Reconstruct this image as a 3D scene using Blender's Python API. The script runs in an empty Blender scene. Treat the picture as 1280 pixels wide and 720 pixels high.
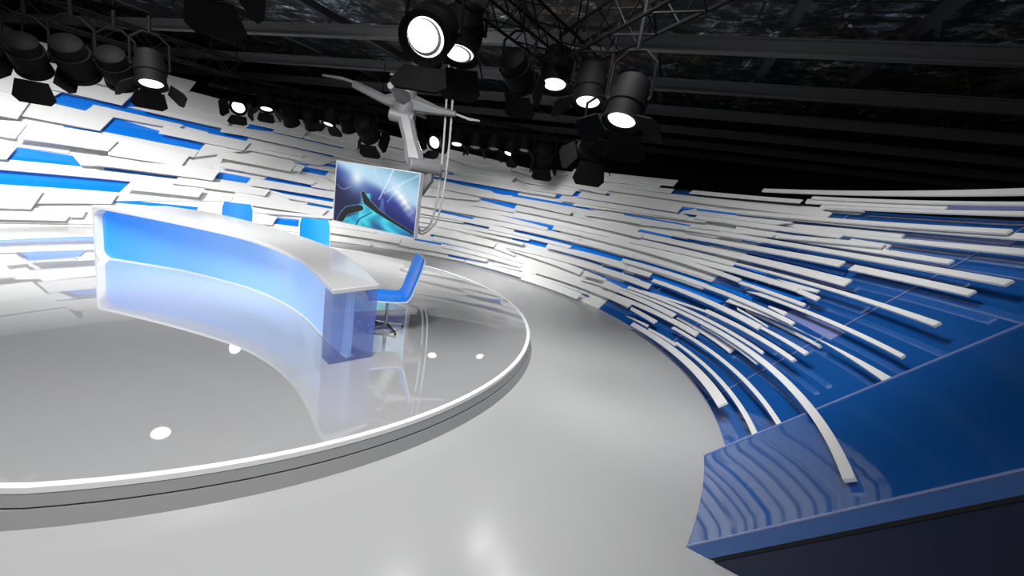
# Curved news studio: desk on a round platform, slatted backdrop, lighting grid.
import bpy, bmesh, math, random
from mathutils import Vector, Matrix
random.seed(7)
S = 2.2                       # metres per layout unit (= camera height)
COL = bpy.context.scene.collection
SC = bpy.context.scene
PI = math.pi

# ------------------------------------------------------------ camera
cam = bpy.data.cameras.new('camera'); camo = bpy.data.objects.new('camera', cam); COL.objects.link(camo)
Rc, Uc, Fc = (0.98837, 0.03288, 0.14849), (-0.15209, 0.21367, 0.96499), (0.0, 0.97635, -0.21618)
camo.matrix_world = Matrix(((Rc[0], Uc[0], -Fc[0], 0), (Rc[1], Uc[1], -Fc[1], 0), (Rc[2], Uc[2], -Fc[2], S), (0, 0, 0, 1)))
cam.sensor_width = 36; cam.lens = 550 / 1280 * 36; cam.clip_end = 200
SC.camera = camo

# ------------------------------------------------------------ world and light
SC.view_settings.view_transform = 'Standard'; SC.view_settings.look = 'None'
SC.view_settings.exposure = 0.0; SC.view_settings.gamma = 1
w = bpy.data.worlds.new('world'); SC.world = w; w.use_nodes = True
w.node_tree.nodes['Background'].inputs[0].default_value = (1, 1, 1, 1)
w.node_tree.nodes['Background'].inputs[1].default_value = 0.24
LAMP_W = 40.0                 # spot power of each studio lamp

def added_spot(name, loc, target, power, angle=100, soft=.3, blend=.9):   # unseen bare spots added above the frame to brighten the set, no fixtures
    l = bpy.data.lights.new(name, 'SPOT'); l.energy = power; l.spot_size = math.radians(angle); l.spot_blend = blend
    l.shadow_soft_size = soft; l.specular_factor = 0
    o = bpy.data.objects.new(name, l); COL.objects.link(o); o.location = Vector(loc) * S
    o.rotation_euler = (Vector(target) * S - o.location).to_track_quat('-Z', 'Y').to_euler()
    return o
added_spot('added_spot_left', (-3.6, 2.6, 2.1), (-4.3, 3.9, .4), 2600, soft=.7)
added_spot('added_spot_desk', (-2.2, 2.2, 2.1), (-2.4, 3.6, .2), 1350, soft=.9)
added_spot('added_spot_back', (-1.2, 2.6, 2.1), (-.9, 5.2, .6), 2600, angle=78, soft=1.6)
added_spot('added_spot_side', (.2, 1.8, 2.1), (1.4, 3.0, .5), 1000, soft=.6)
added_spot('added_spot_front', (-.6, .2, 3.4), (-.9, 2.1, 0), 2450, angle=85, soft=1.0)

# ------------------------------------------------------------ materials
def mat(name, col, rough=0.5, metal=0, spec=0.5, coat=0, emit=None, es=0, alpha=1, trans=0, noise=None, cior=1.5):
    m = bpy.data.materials.new(name); m.use_nodes = True; nt = m.node_tree; b = nt.nodes['Principled BSDF']
    b.inputs['Base Color'].default_value = (*col, 1); b.inputs['Roughness'].default_value = rough
    b.inputs['Metallic'].default_value = metal; b.inputs['Specular IOR Level'].default_value = spec
    b.inputs['Coat Weight'].default_value = coat; b.inputs['Coat Roughness'].default_value = 0.02
    b.inputs['Coat IOR'].default_value = cior
    b.inputs['Alpha'].default_value = alpha; b.inputs['Transmission Weight'].default_value = trans
    if emit: b.inputs['Emission Color'].default_value = (*emit, 1); b.inputs['Emission Strength'].default_value = es
    # every surface gets a faint procedural grain in its roughness
    n = nt.nodes.new('ShaderNodeTexNoise'); n.inputs['Scale'].default_value = noise or 40
    tc = nt.nodes.new('ShaderNodeTexCoord'); nt.links.new(tc.outputs['Object'], n.inputs['Vector'])
    r = nt.nodes.new('ShaderNodeMapRange'); r.inputs['To Min'].default_value = max(0, rough * 0.92); r.inputs['To Max'].default_value = min(1, rough * 1.08)
    nt.links.new(n.outputs['Fac'], r.inputs['Value']); nt.links.new(r.outputs['Result'], b.inputs['Roughness'])
    return m
M = dict(
 white=mat('white_lacquer', (.80, .80, .79), .32, spec=.4),
 rim=mat('white_edge', (.92, .92, .92), .4),
 blue=mat('blue_glass', (.010, .095, .36), .04, spec=1.0, coat=1),
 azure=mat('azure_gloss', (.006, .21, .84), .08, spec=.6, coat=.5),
 violet=mat('frosted_violet', (.24, .29, .56), .10, spec=.6, coat=.8),
 navy=mat('navy_glass', (.005, .012, .045), .12, spec=.5, coat=.4),
 floor=mat('grey_gloss_floor', (.45, .45, .45), .2, spec=.5, noise=3),
 plat=mat('platform_gloss', (.46, .46, .465), .015, spec=1.0, coat=1.0, noise=3, cior=1.9),
 side=mat('grey_skirt', (.30, .30, .30), .35),
 gap=mat('shadow_gap', (.02, .02, .02), .6),
 black=mat('black_curtain', (.02, .02, .02), .9, spec=.1),
 beam=mat('dark_steel', (.075, .075, .079), .6),
 purlin=mat('darker_steel', (.022, .022, .025), .7),
 lamp=mat('black_lamp_paint', (.0015, .0015, .0017), .7, spec=.06),
 door=mat('black_barn_door', (.002, .002, .0022), .75, spec=.06),
 truss=mat('black_truss', (.0015, .0015, .0015), .7, spec=.06),
 lens=mat('lit_lens', (1, 1, 1), .2, emit=(1, 1, 1), es=1.8),
 dimlens=mat('unlit_lens', (.05, .05, .06), .1, coat=.5),
 robot=mat('grey_robot_paint', (.085, .085, .09), .5),
 robotdark=mat('grey_joint', (.055, .055, .06), .45),
 hose=mat('grey_hose', (.22, .22, .215), .5),
 chrome=mat('chrome', (.55, .55, .55), .12, metal=1),
 chairblue=mat('blue_shell', (.001, .25, .95), .35, spec=.4, coat=.2),
 tvframe=mat('silver_frame', (.42, .42, .44), .3, metal=.5),
 desktop=mat('white_desk_top', (.74, .74, .74), .12, spec=.5, coat=.3),
 pillar=mat('blue_clear_glass', (.14, .20, .66), .03, spec=.8, coat=.8, alpha=.5),
)
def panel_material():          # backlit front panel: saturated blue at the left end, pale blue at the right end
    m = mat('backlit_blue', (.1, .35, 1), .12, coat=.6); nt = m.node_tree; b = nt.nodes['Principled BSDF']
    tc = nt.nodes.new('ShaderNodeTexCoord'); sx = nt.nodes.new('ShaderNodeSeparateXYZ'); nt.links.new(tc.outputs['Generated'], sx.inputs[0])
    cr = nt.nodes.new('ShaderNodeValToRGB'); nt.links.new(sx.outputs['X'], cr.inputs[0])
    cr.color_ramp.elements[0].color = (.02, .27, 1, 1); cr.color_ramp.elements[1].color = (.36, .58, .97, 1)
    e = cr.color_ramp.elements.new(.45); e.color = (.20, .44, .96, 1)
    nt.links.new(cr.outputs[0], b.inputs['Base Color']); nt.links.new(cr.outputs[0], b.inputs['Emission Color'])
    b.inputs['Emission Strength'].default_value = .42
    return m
M['panel'] = panel_material()
def ceiling_material():        # dark technical deck: plates, pale seams, ribbed runs, dirt and rusty patches
    m = mat('dark_deck', (.02, .02, .02), .7); nt = m.node_tree; b = nt.nodes['Principled BSDF']; N = nt.nodes; L = nt.links
    tc = N.new('ShaderNodeTexCoord'); mp = N.new('ShaderNodeMapping'); mp.inputs['Rotation'].default_value = (0, 0, .33); L.new(tc.outputs['Object'], mp.inputs['Vector'])
    def tex(kind, scale, **k):
        t = N.new(kind); t.inputs['Scale'].default_value = scale; L.new(mp.outputs[0], t.inputs['Vector'])
        for a, v in k.items():
            if a in t.inputs: t.inputs[a].default_value = v
            else: setattr(t, a, v)
        return t
    def ramp(src, *st):
        r = N.new('ShaderNodeValToRGB'); L.new(src, r.inputs[0]); e = r.color_ramp.elements
        e[0].position, e[0].color = st[0][0], (*st[0][1], 1); e[1].position, e[1].color = st[-1][0], (*st[-1][1], 1)
        for p, c in st[1:-1]: e.new(p).color = (*c, 1)
        return r.outputs[0]
    def mul(a, c):
        x = N.new('ShaderNodeMix'); x.data_type = 'RGBA'; x.blend_type = 'MULTIPLY'; x.inputs[0].default_value = 1; L.new(a, x.inputs[6]); L.new(c, x.inputs[7]); return x.outputs[2]
    dirt = tex('ShaderNodeTexNoise', 2.6, Detail=14, Roughness=.78); tint = tex('ShaderNodeTexNoise', .45, Detail=3)
    edge = tex('ShaderNodeTexVoronoi', .5, feature='DISTANCE_TO_EDGE'); plate = tex('ShaderNodeTexVoronoi', .9, distance='CHEBYCHEV')
    rib = tex('ShaderNodeTexBrick', .32); rib.inputs['Brick Width'].default_value = .9; rib.inputs['Row Height'].default_value = .22
    rib.inputs['Color1'].default_value = (1, 1, 1, 1); rib.inputs['Color2'].default_value = (.35, .35, .35, 1); rib.inputs['Mortar'].default_value = (.03, .03, .03, 1); rib.inputs['Mortar Size'].default_value = .008
    base = mul(ramp(dirt.outputs['Fac'], (.44, (.004, .004, .005)), (.52, (.10, .105, .11)), (.60, (.62, .63, .65))), ramp(tint.outputs['Fac'], (.40, (.9, .66, .42)), (.5, (.8, .85, .82)), (.62, (.7, .85, 1.1))))
    base = mul(base, rib.outputs['Color']); base = mul(base, ramp(plate.outputs['Color'], (.1, (.15, .15, .15)), (.8, (1, 1, 1))))
    base = mul(base, ramp(edge.outputs['Distance'], (.0, (3, 3, 3)), (.012, (3, 3, 3)), (.016, (.05, .05, .05)), (.035, (1, 1, 1))))
    L.new(base, b.inputs['Base Color'])
    return m
M['deck'] = ceiling_material()

# ------------------------------------------------------------ helpers (layout units in, metres out)
class MB:
    def __init__(s): s.v = []; s.f = []
    def poly(s, pts, faces):
        o = len(s.v); s.v += [tuple(c * S for c in p) for p in pts]; s.f += [tuple(i + o for i in f) for f in faces]; return s
    def hexa(s, a, b):          # two matching quads -> closed box
        n = len(a); f = [tuple(range(n))[::-1], tuple(range(n, 2 * n))] + [(i, (i + 1) % n, n + (i + 1) % n, n + i) for i in range(n)]
        return s.poly(list(a) + list(b), f)
    def box(s, c, d, m=None):
        p = [Vector((x * d[0] / 2, y * d[1] / 2, z * d[2] / 2)) for z in (-1, 1) for x, y in ((-1, -1), (1, -1), (1, 1), (-1, 1))]
        if m: p = [m @ q for q in p]
        p = [q + Vector(c) for q in p]; return s.hexa(p[:4], p[4:])
    def loft(s, rings, cap=True, close=False):
        n = len(rings[0]); m = len(rings); pts = [p for r in rings for p in r]; f = []
        for i in range(m if close else m - 1):
            j = (i + 1) % m
            for k in range(n): k2 = (k + 1) % n; f.append((i * n + k, i * n + k2, j * n + k2, j * n + k))
        if cap and not close: f += [tuple(range(n))[::-1], tuple(range((m - 1) * n, m * n))]
        return s.poly(pts, f)
    def tube(s, pts, r, seg=8, rr=None):
        pts = [Vector(p) for p in pts]; rings = []; up = None
        for i, p in enumerate(pts):
            t = (pts[min(i + 1, len(pts) - 1)] - pts[max(i - 1, 0)]).normalized()
            if up is None: up = t.orthogonal().normalized()
            up = (up - t * up.dot(t)).normalized(); w_ = t.cross(up); q = rr[i] if rr else r
            rings.append([p + (up * math.cos(a) + w_ * math.sin(a)) * q for a in [2 * PI * k / seg for k in range(seg)]])
        return s.loft(rings)
    def lathe(s, prof, origin, axis, seg=24):   # prof: (radius, along axis), open ends capped when radius > 0
        ax = Vector(axis).normalized(); u = ax.orthogonal().normalized(); w_ = ax.cross(u); o = Vector(origin)
        return s.loft([[o + ax * h + (u * math.cos(2 * PI * k / seg) + w_ * math.sin(2 * PI * k / seg)) * max(r, 1e-4) for k in range(seg)] for r, h in prof])
    def build(s, name, material, parent=None, smooth=False, bevel=0):
        me = bpy.data.meshes.new(name); base = Vector((0, 0, 0))
        if parent: base = parent.location.copy(); q = parent.parent
        if parent and parent.parent: base = base + parent.parent.location
        if not parent:
            xs = [sum(v[i] for v in s.v) / len(s.v) for i in (0, 1)]; base = Vector((xs[0], xs[1], min(v[2] for v in s.v)))
        me.from_pydata([tuple(v[i] - base[i] for i in range(3)) for v in s.v], [], s.f); me.materials.append(material)
        bm = bmesh.new(); bm.from_mesh(me); bmesh.ops.recalc_face_normals(bm, faces=bm.faces); bm.to_mesh(me); bm.free()
        o = bpy.data.objects.new(name, me); COL.objects.link(o)
        if parent: o.parent = parent
        else: o.location = base
        if bevel:
            b = o.modifiers.new('bevel', 'BEVEL'); b.width = bevel * S; b.segments = 2; b.limit_method = 'ANGLE'; b.angle_limit = math.radians(40)
        if smooth:
            me.shade_smooth()
            try: me.set_sharp_from_angle(angle=math.radians(38))
            except Exception: pass
        return o
def tag(o, label, cat=None, group=None):
    o['label'] = label
    if cat: o['category'] = cat
    if group: o['group'] = group
    return o
def thing(name, loc, label, cat, group=None):
    o = bpy.data.objects.new(name, None); COL.objects.link(o); o.location = Vector(loc) * S; o.empty_display_size = .1
    return tag(o, label, cat, group)
def struct(o): o['kind'] = 'structure'; return o

CX, CY, ZT = -1.796, 2.766, 0.0987      # centre of platform and backdrop, platform height
def polar(r, deg, z): a = math.radians(deg); return (CX + r * math.cos(a), CY + r * math.sin(a), z)
SLATS=[
(2,'w',154.58,155.02,129.07,130.17,1.8483,1.7282,1.7922,1.634),
(3,'w',155.08,156.15,145.28,147.14,1.7556,1.4924,1.6893,1.4471),
(2,'w',144.59,145.41,133.93,135.26,1.7186,1.5023,1.692,1.4684),
(3,'w',146.22,149.14,141.3,142.97,1.5007,1.3169,1.453,1.3046),
(3,'w',141.3,143.07,137.81,139.5,1.453,1.3029,1.4392,1.2844),
(2,'w',156.01,157.22,143.9,148.57,1.4806,1.2151,1.4553,1.1743),
(3,'w',157.45,158.73,150.08,152.52,1.2132,0.972,1.1742,0.951),
(2,'w',150.1,151.82,140.8,142.98,1.1645,0.9866,1.1284,0.9522),
(2,'w',142.87,144.25,131.37,132.13,1.2276,1.1366,1.1743,1.1141),
(3,'w',134.11,135.18,120.87,122.04,1.1344,1.0261,1.089,0.9751),
(3,'w',136.49,136.98,125.04,125.44,1.3218,1.2684,1.2748,1.2223),
(2,'w',136.71,137.53,123.93,124.81,1.4466,1.355,1.3405,1.2506),
(1,'w',136.29,137.02,116.97,118.78,1.6838,1.4659,1.5662,1.345),
(3,'w',125.08,125.85,121.6,122.5,1.2663,1.1707,1.2413,1.1692),
(3,'w',121.74,122.5,87.14,87.94,1.2617,1.1748,1.1216,1.015),
(3,'w',120.12,120.99,110.88,111.69,1.4441,1.3505,1.4275,1.313),
(2,'w',118.91,117.52,108.5,109.65,1.5752,1.4673,1.5123,1.4318),
(2,'w',116.98,117.22,111.75,111.98,1.3226,1.2958,1.3096,1.2765),
(1,'w',110.03,111.09,97.22,98.34,1.5967,1.39,1.5135,1.2885),
(3,'w',98.19,98.43,86.19,86.11,1.5426,1.3819,1.4826,1.3375),
(2,'w',83.7,83.65,69.28,68.02,1.4627,1.3301,1.3644,1.1242),
(2,'w',111.76,111.69,101.04,101.86,1.3155,1.2717,1.2782,1.2243),
(3,'w',95.98,97.98,91.46,91.28,1.2516,1.1856,1.2258,1.1652),
(1,'w',104.19,104.67,89.31,89.52,1.2385,1.1346,1.1928,1.0646),
(2,'w',154.28,155.81,151.2,153.51,0.9109,0.7684,0.9315,0.756),
(4,'w',151.45,153.61,141.16,142.84,0.934,0.7689,0.8688,0.7524),
(3,'w',141.97,142.86,130.87,132.39,0.9132,0.7092,0.8158,0.6755),
(2,'w',142.58,142.87,129.26,130.13,0.9172,0.8226,0.8926,0.8002),
(2,'w',128.18,129.97,118.9,121.24,0.9821,0.8053,1.0933,0.9778),
(3,'w',125.59,126.61,125.27,125.8,0.941,0.8379,0.8639,0.7795),
(3,'w',118.53,118.83,111.17,111.5,1.0969,1.0365,1.0332,1.0084),
(2,'w',120.8,121.58,105.05,107.74,1.1233,0.9934,1.033,0.9315),
(3,'w',125.75,126.6,112.24,113.37,0.9266,0.8403,0.9039,0.7923),
(4,'w',112.09,112.79,110.69,111.43,0.8987,0.8117,0.8793,0.8156),
(1,'w',152.95,153.43,147,147.71,0.7572,0.6816,0.7274,0.6679),
(2,'w',147.59,146.7,140.14,140.35,0.6877,0.5714,0.6627,0.589),
(3,'w',144.3,145.27,125.9,127.25,0.6572,0.5915,0.6986,0.56),
(2,'w',143.31,143.66,130.79,127.14,0.6863,0.5842,0.7703,0.699),
(3,'w',125.54,126.06,107.9,108.8,0.7819,0.7291,0.7007,0.6572),
(1,'w',125.78,125.82,117.48,118.17,0.6787,0.6628,0.6856,0.639),
(3,'w',120.5,121.29,103.01,102.73,0.6294,0.5582,0.5889,0.5194),
(2,'w',108.49,108.94,103.94,103.7,0.6873,0.628,0.6859,0.6208),
(2,'w',132.89,133.9,116.86,117.72,0.5519,0.4726,0.5214,0.4402),
(3,'w',140.39,141.55,128.7,129.93,0.4629,0.3782,0.457,0.3574),
(2,'w',161.93,162.4,133.02,134.1,0.5378,0.4746,0.5249,0.45),
(2,'w',160.08,161.93,153.69,155.48,0.701,0.5378,0.6798,0.5613),
(2,'w',153.6,154.94,142.51,144.01,0.3411,0.1984,0.3338,0.2243),
(3,'w',163.97,165.39,152.86,155.54,0.3273,0.1699,0.3211,0.1604),
(2,'w',165.06,165.82,149.48,151.38,0.1564,0.0769,0.1586,0.0569),
(2,'w',149.56,150.56,147.81,148.82,0.1688,0.0898,0.1595,0.0903),
(1,'w',164.22,165.7,145.41,146.97,0.2011,0.04,0.1988,0.0248),
(1,'w',141.18,143.21,123.54,124.08,0.3877,0.2452,0.3962,0.3358),
(2,'w',123.27,124,104.41,105.6,0.4512,0.325,0.3759,0.2834),
(1,'w',116.9,117.26,108.93,109.25,0.5175,0.4939,0.4325,0.3988),
(2,'w',116.91,117.56,103.28,103.38,0.275,0.2369,0.2907,0.2618),
(2,'w',121.51,121.74,114.86,115.82,0.2436,0.1214,0.2141,0.1159),
(2,'w',109.93,110.55,104.65,104.54,0.908,0.8807,0.9007,0.8664),
(3,'w',106,106.46,103.34,102.74,0.8446,0.7947,0.8476,0.6843),
(2,'w',111.07,111.24,107.81,107.93,0.9442,0.9354,0.959,0.9294),
(1,'w',123.71,124.08,106.83,107.53,0.3041,0.2573,0.2432,0.1905),
(2,'w',113.23,113.38,103.47,103.56,0.4727,0.447,0.4463,0.4137),
(3,'w',75.97,76.03,64.49,64.37,1.3984,1.3599,1.3257,1.3),
(2,'w',68.5,68.83,60.97,61.08,1.3204,1.2804,1.238,1.2033),
(3,'w',83.4,83.55,73.3,73.55,1.3586,1.3291,1.315,1.2883),
(2,'w',89.31,88.62,67.8,67.06,1.278,1.1428,1.2351,1.0726),
(3,'w',85.65,85.14,66.67,66.89,1.2603,1.1345,1.1956,1.1319),
(3,'w',67.7,64.14,51.94,52.48,1.198,1.1282,1.1376,1.1085),
(2,'w',80.21,79.87,52.8,52.96,1.1006,1.0192,1.1093,1.0464),
(3,'w',88.19,87.6,60.34,60.38,1.0908,1.0252,1.0234,0.994),
(3,'w',60.24,60.31,55.94,55.98,1.0244,0.999,1.0292,0.9932),
(3,'w',85.47,85.74,69.53,69.18,0.9868,0.8681,0.9263,0.8396),
(3,'w',69.43,69.12,49.98,50.07,0.9156,0.8459,0.849,0.8042),
(1,'w',52.28,49.85,35.04,35.08,0.8718,0.7923,0.7987,0.7503),
(3,'w',86.15,85.54,71.75,71.9,0.8611,0.7331,0.82,0.7841),
(2,'w',71.45,73,65.34,62.64,0.7854,0.7059,0.754,0.7088),
(1,'w',88.54,88.44,33.01,32.65,0.733,0.6417,0.6857,0.6435),
(3,'w',88.38,87.87,52.51,52.39,0.7061,0.5929,0.6083,0.5748),
(2,'w',70.81,70.77,44.17,44.28,0.5584,0.5182,0.5753,0.5456),
(3,'w',70.6,70.43,29.99,29.94,0.543,0.5151,0.5481,0.5168),
(3,'w',86.44,86.25,59.52,59.71,0.5581,0.499,0.4979,0.4739),
(2,'w',86.48,86.39,72.72,72.71,0.469,0.4564,0.475,0.4618),
(3,'w',65.56,65.82,44.22,44.46,0.4834,0.4507,0.4733,0.4405),
(2,'w',86.13,85.82,54.83,55.18,0.4387,0.3821,0.4428,0.4137),
(3,'w',49.76,49.58,28.97,28.96,0.4341,0.3895,0.4391,0.3992),
(3,'w',28.82,28.72,23.03,23,0.4379,0.3961,0.4434,0.4058),
(2,'w',83.25,83.06,55.54,55.78,0.3716,0.3342,0.3759,0.3482),
(3,'w',78.47,78.36,55.19,55.46,0.4025,0.3643,0.3824,0.3571),
(3,'w',79.34,78.87,61.61,61.81,0.3595,0.27,0.3143,0.2623),
(2,'w',61.72,61.86,55.73,55.83,0.2932,0.2456,0.2341,0.2148),
(3,'w',58.92,58.88,20.97,20.66,0.3075,0.2869,0.3624,0.3222),
(2,'w',54.1,54.43,24.5,24.73,0.3444,0.2976,0.3569,0.3275),
(2,'w',70.04,69.74,37.75,37.61,0.3368,0.2885,0.2773,0.2229),
(1,'w',78.54,78.39,22.94,22.03,0.2544,0.1858,0.1646,0.1096),
(3,'w',36.54,36.34,30.46,30.65,0.2816,0.232,0.2727,0.2538),
(3,'w',30.45,29.91,25.21,25.49,0.2567,0.206,0.2509,0.2363),
(2,'w',36.31,36.12,30.92,31.02,0.2018,0.1823,0.2081,0.1959),
(3,'w',74.78,74.76,51.85,52.02,0.1746,0.1378,0.148,0.1262),
(2,'w',59.31,59.38,47.6,47.32,0.0987,0.0682,0.1104,0.0967),
(3,'w',105.53,105.4,91.72,91.93,0.213,0.1806,0.1919,0.1695),
(3,'w',104.01,103.7,85.2,85.4,0.1747,0.106,0.1553,0.0904),
(2,'w',85.23,85.48,61.51,61.7,0.127,0.0677,0.1112,0.0865),
(1,'w',118.38,118.3,72.59,72.32,0.13,0.0637,0.0522,0.0305),
(2,'w',103.66,103.4,92.28,92.51,0.0667,0.0104,0.0446,0.0075),
(2,'w',91.55,91.7,67.01,67.41,0.0319,0.0012,0.0496,0.0278),
(2,'w',66.89,66.81,50.77,50.32,0.0508,0.0254,0.0778,0.0257),
(3,'w',49.98,49.65,32.52,32.64,0.0681,0.0162,0.0879,0.0281),
(2,'w',51.16,50.64,31.63,31.42,0.0905,0.0563,0.1016,0.0889),
(2,'w',52.31,51.93,20.98,20.97,0.159,0.1047,0.1765,0.1331),
(2,'w',83.63,83.07,61.92,61.95,0.1237,0.0648,0.1009,0.0839),
(3,'w',55.96,56.09,35.29,35.2,1.4034,1.3304,1.3832,1.3114),
(2,'w',60.57,61.44,56.29,56.49,1.3582,1.2878,1.3565,1.3119),
(2,'w',56.28,56.52,37.82,37.97,1.3229,1.2934,1.31,1.2825),
(2,'w',48.29,48.59,34.95,34.92,1.2736,1.228,1.2774,1.2291),
(1,'w',61.72,61.2,46.1,46.1,1.3,1.2425,1.2903,1.2166),
(2,'w',59.2,59.25,9.03,9.25,1.236,1.1855,1.1902,1.1434),
(3,'w',58.53,58.89,45.97,46.3,1.1957,1.1774,1.1612,1.1199),
(1,'w',44.51,43.94,6.49,6.59,1.2227,1.1762,1.2257,1.1989),
(3,'w',20.64,20.55,-8.68,-9.45,1.3555,1.3271,1.3903,1.3533),
(3,'w',12.96,12.88,-10.43,-10.79,1.308,1.2896,1.3073,1.2911),
(3,'w',31.16,31.38,13.73,13.69,1.2817,1.2485,1.2738,1.2456),
(2,'w',13.75,13.46,-1.59,-1.71,1.2846,1.25,1.2943,1.2575),
(3,'w',10.5,10.45,-11.49,-11.98,1.2398,1.2205,1.2597,1.2387),
(2,'w',9.07,9.09,8.72,8.63,1.1856,1.1419,1.1876,1.145),
(3,'w',21.17,20.65,-9.92,-9.98,1.1291,1.1013,1.1624,1.1401),
(2,'w',21.18,20.98,-13.33,-14.09,1.1024,1.0913,1.1551,1.1247),
(1,'w',14.93,11.45,-0.6,-0.85,1.0654,1.0391,1.0968,1.0643),
(2,'w',11.9,8.79,-15.09,-15.88,1.0351,1.0264,1.0861,1.0571),
(3,'w',26.15,26.22,3.4,3.45,1.0266,0.9946,1.0417,1.0122),
(2,'w',29.72,29.46,11.88,13.87,1.0576,1.0306,1.0831,1.0416),
(3,'w',10.02,10.53,-2.08,-2.21,0.9786,0.9468,1.0201,0.9943),
(2,'w',2.54,2.62,-2.08,-2.23,1.0204,0.9926,1.0174,0.9821),
(2,'w',18.78,17.86,-9.09,-9.13,0.9776,0.933,0.989,0.9664),
(3,'w',25.16,25.69,11.51,11.58,0.9381,0.9053,0.9718,0.9437),
(3,'w',51.08,51.26,30.27,30.11,1.1026,1.035,1.092,1.0285),
(3,'w',54.48,54.42,27.52,27.54,1.0216,0.9588,1.0077,0.9735),
(2,'w',51.17,51.17,24,24.42,0.9509,0.9228,1.0084,0.9716),
(3,'w',45.47,47.08,34.57,34.79,0.9057,0.8345,0.8817,0.8506),
(2,'w',35.08,35.2,20.45,20.31,0.8837,0.8401,0.9199,0.8954),
(3,'w',19.69,20.27,-15.97,-15.98,0.9157,0.8861,0.9506,0.9267),
(3,'w',26,25.39,-5.16,-4.99,0.8801,0.8699,0.942,0.929),
(3,'w',27.39,27.14,-0.97,-1.1,0.8266,0.7983,0.8812,0.8445),
(3,'w',31.73,31.59,-4.49,-4.67,0.7564,0.7154,0.7956,0.755),
(3,'w',62.81,62.68,32,32,0.8059,0.7404,0.7591,0.7131),
(3,'w',15.82,15.82,-16.95,-16.97,0.6996,0.6886,0.7486,0.7294),
(2,'w',-1.75,-1.83,-14.26,-14.33,0.8713,0.8373,0.8825,0.8574),
(3,'w',31.41,33.32,11.88,11.78,0.7004,0.646,0.7082,0.6801),
(2,'w',38.68,38.04,0.1,-0.11,0.6507,0.5899,0.6725,0.645),
(2,'w',4.35,-0.15,-2.31,-2.32,0.6773,0.6651,0.6935,0.6773),
(3,'w',-0.93,-1.01,-4.27,-4.34,0.6709,0.6494,0.6694,0.646),
(3,'w',7.59,7.58,-3.95,-3.97,0.6002,0.5811,0.6149,0.599),
(2,'w',51.7,51.77,8.65,8.71,0.6442,0.598,0.6084,0.5816),
(2,'w',3.58,5.82,-18.05,-18.21,0.5697,0.5483,0.6059,0.5918),
(3,'w',31.31,30.98,-5.94,-6.01,0.4845,0.4536,0.5209,0.5018),
(2,'w',29.69,30.24,12.75,12.74,0.5357,0.5174,0.5502,0.5355),
(2,'w',6.55,6.55,-20.23,-20.26,0.4462,0.4719,0.535,0.514),
(1,'w',3.86,3.37,-9.78,-9.79,0.4407,0.4335,0.4684,0.457),
(3,'w',-0.39,-0.55,-3.51,-3.62,0.5337,0.5248,0.5434,0.5229),
(3,'w',21.52,21.54,-3.29,-3.26,0.4075,0.3818,0.436,0.4085),
(2,'w',3.9,3.52,-3.08,-2.99,0.4429,0.4333,0.4372,0.4298),
(3,'w',-3.47,-3.5,-12.15,-12.15,0.4323,0.4199,0.4537,0.4372),
(3,'w',6.97,6.61,-12.31,-12.19,0.3679,0.3467,0.4083,0.3925),
(2,'w',25.26,25.14,-7.1,-7.25,0.2799,0.2569,0.3387,0.3257),
(3,'w',25.62,25.39,-30.83,-30.65,0.255,0.2378,0.3794,0.357),
(3,'w',30.64,30.28,10.58,10.62,0.2272,0.2037,0.2578,0.2279),
(2,'w',28.17,28.17,4.21,3.91,0.1772,0.1508,0.2275,0.1979),
(3,'w',19.69,19.35,12.16,12.24,0.1579,0.1363,0.1632,0.1366),
(2,'w',18.33,19.43,13.43,13.34,0.0838,0.0756,0.102,0.0852),
(3,'w',15.88,15.8,-13.79,-13.73,0.0766,0.0495,0.141,0.1051),
(2,'w',12.65,12.42,4.58,4.89,0.0876,0.0754,0.1132,0.0948),
(2,'w',5.38,5.31,-20.2,-20.24,0.119,0.1055,0.1717,0.1556),
(2,'w',8.93,9.08,-20.25,-20.25,0.1765,0.1599,0.2428,0.2287),
(2,'w',5.28,5.15,-8.54,-8.48,0.2653,0.2594,0.2924,0.2818),
(1,'w',11.52,11.62,-2.09,-2.11,0.2184,0.2071,0.247,0.2192),
(2,'w',21.99,20.27,7.48,7.4,0.2883,0.2763,0.3484,0.3368),
(2,'w',4.58,4.43,1.31,1.4,0.6447,0.6345,0.6788,0.6711),
(0,'v',-0.08,-0.39,-8.92,-9.05,1.0979,1.0685,1.1174,1.0847),
(0,'v',0.02,-0.13,-5.3,-5.92,1.3075,1.2692,1.3152,1.2835),
(0,'v',-0.79,-0.91,-8.93,-8.93,0.5351,0.4928,0.5472,0.4916),
(5,'b',147.09,148.39,142.37,143.67,1.2943,1.1715,1.2838,1.1443),
(5,'b',143.06,142.75,139.26,139.75,1.2859,1.2271,1.2877,1.2305),
(5,'b',137.73,139.43,136.54,136.43,1.4416,1.2613,1.4466,1.3196),
(5,'b',139.64,141.56,125.33,125.97,1.281,1.2306,1.2036,1.1281),
(5,'b',127.62,127.67,121.16,121.64,1.216,1.1241,1.1475,1.1028),
(5,'b',140.55,142.68,128.29,129.13,1.12,0.9467,0.9762,0.8898),
(5,'b',147.17,147.1,142.68,142.86,0.9456,0.9335,0.9445,0.9253),
(5,'b',120.92,121.7,116.77,117.06,1.3616,1.2757,1.3391,1.2878),
(5,'b',117.26,117.23,105.79,105.72,1.3242,1.2853,1.2482,1.2199),
(5,'b',115.58,114.52,109.94,110.27,1.5011,1.4618,1.4561,1.4354),
(5,'b',113.73,113.7,105.76,106.09,1.1366,1.1224,1.0893,1.0675),
(5,'b',111.79,111.75,101.85,102.08,1.2807,1.2513,1.2264,1.2048),
(5,'b',100.58,100.72,96.49,96.81,1.263,1.2439,1.243,1.22),
(5,'b',98.52,98.29,91.78,91.73,1.1865,1.1799,1.1595,1.149),
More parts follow.
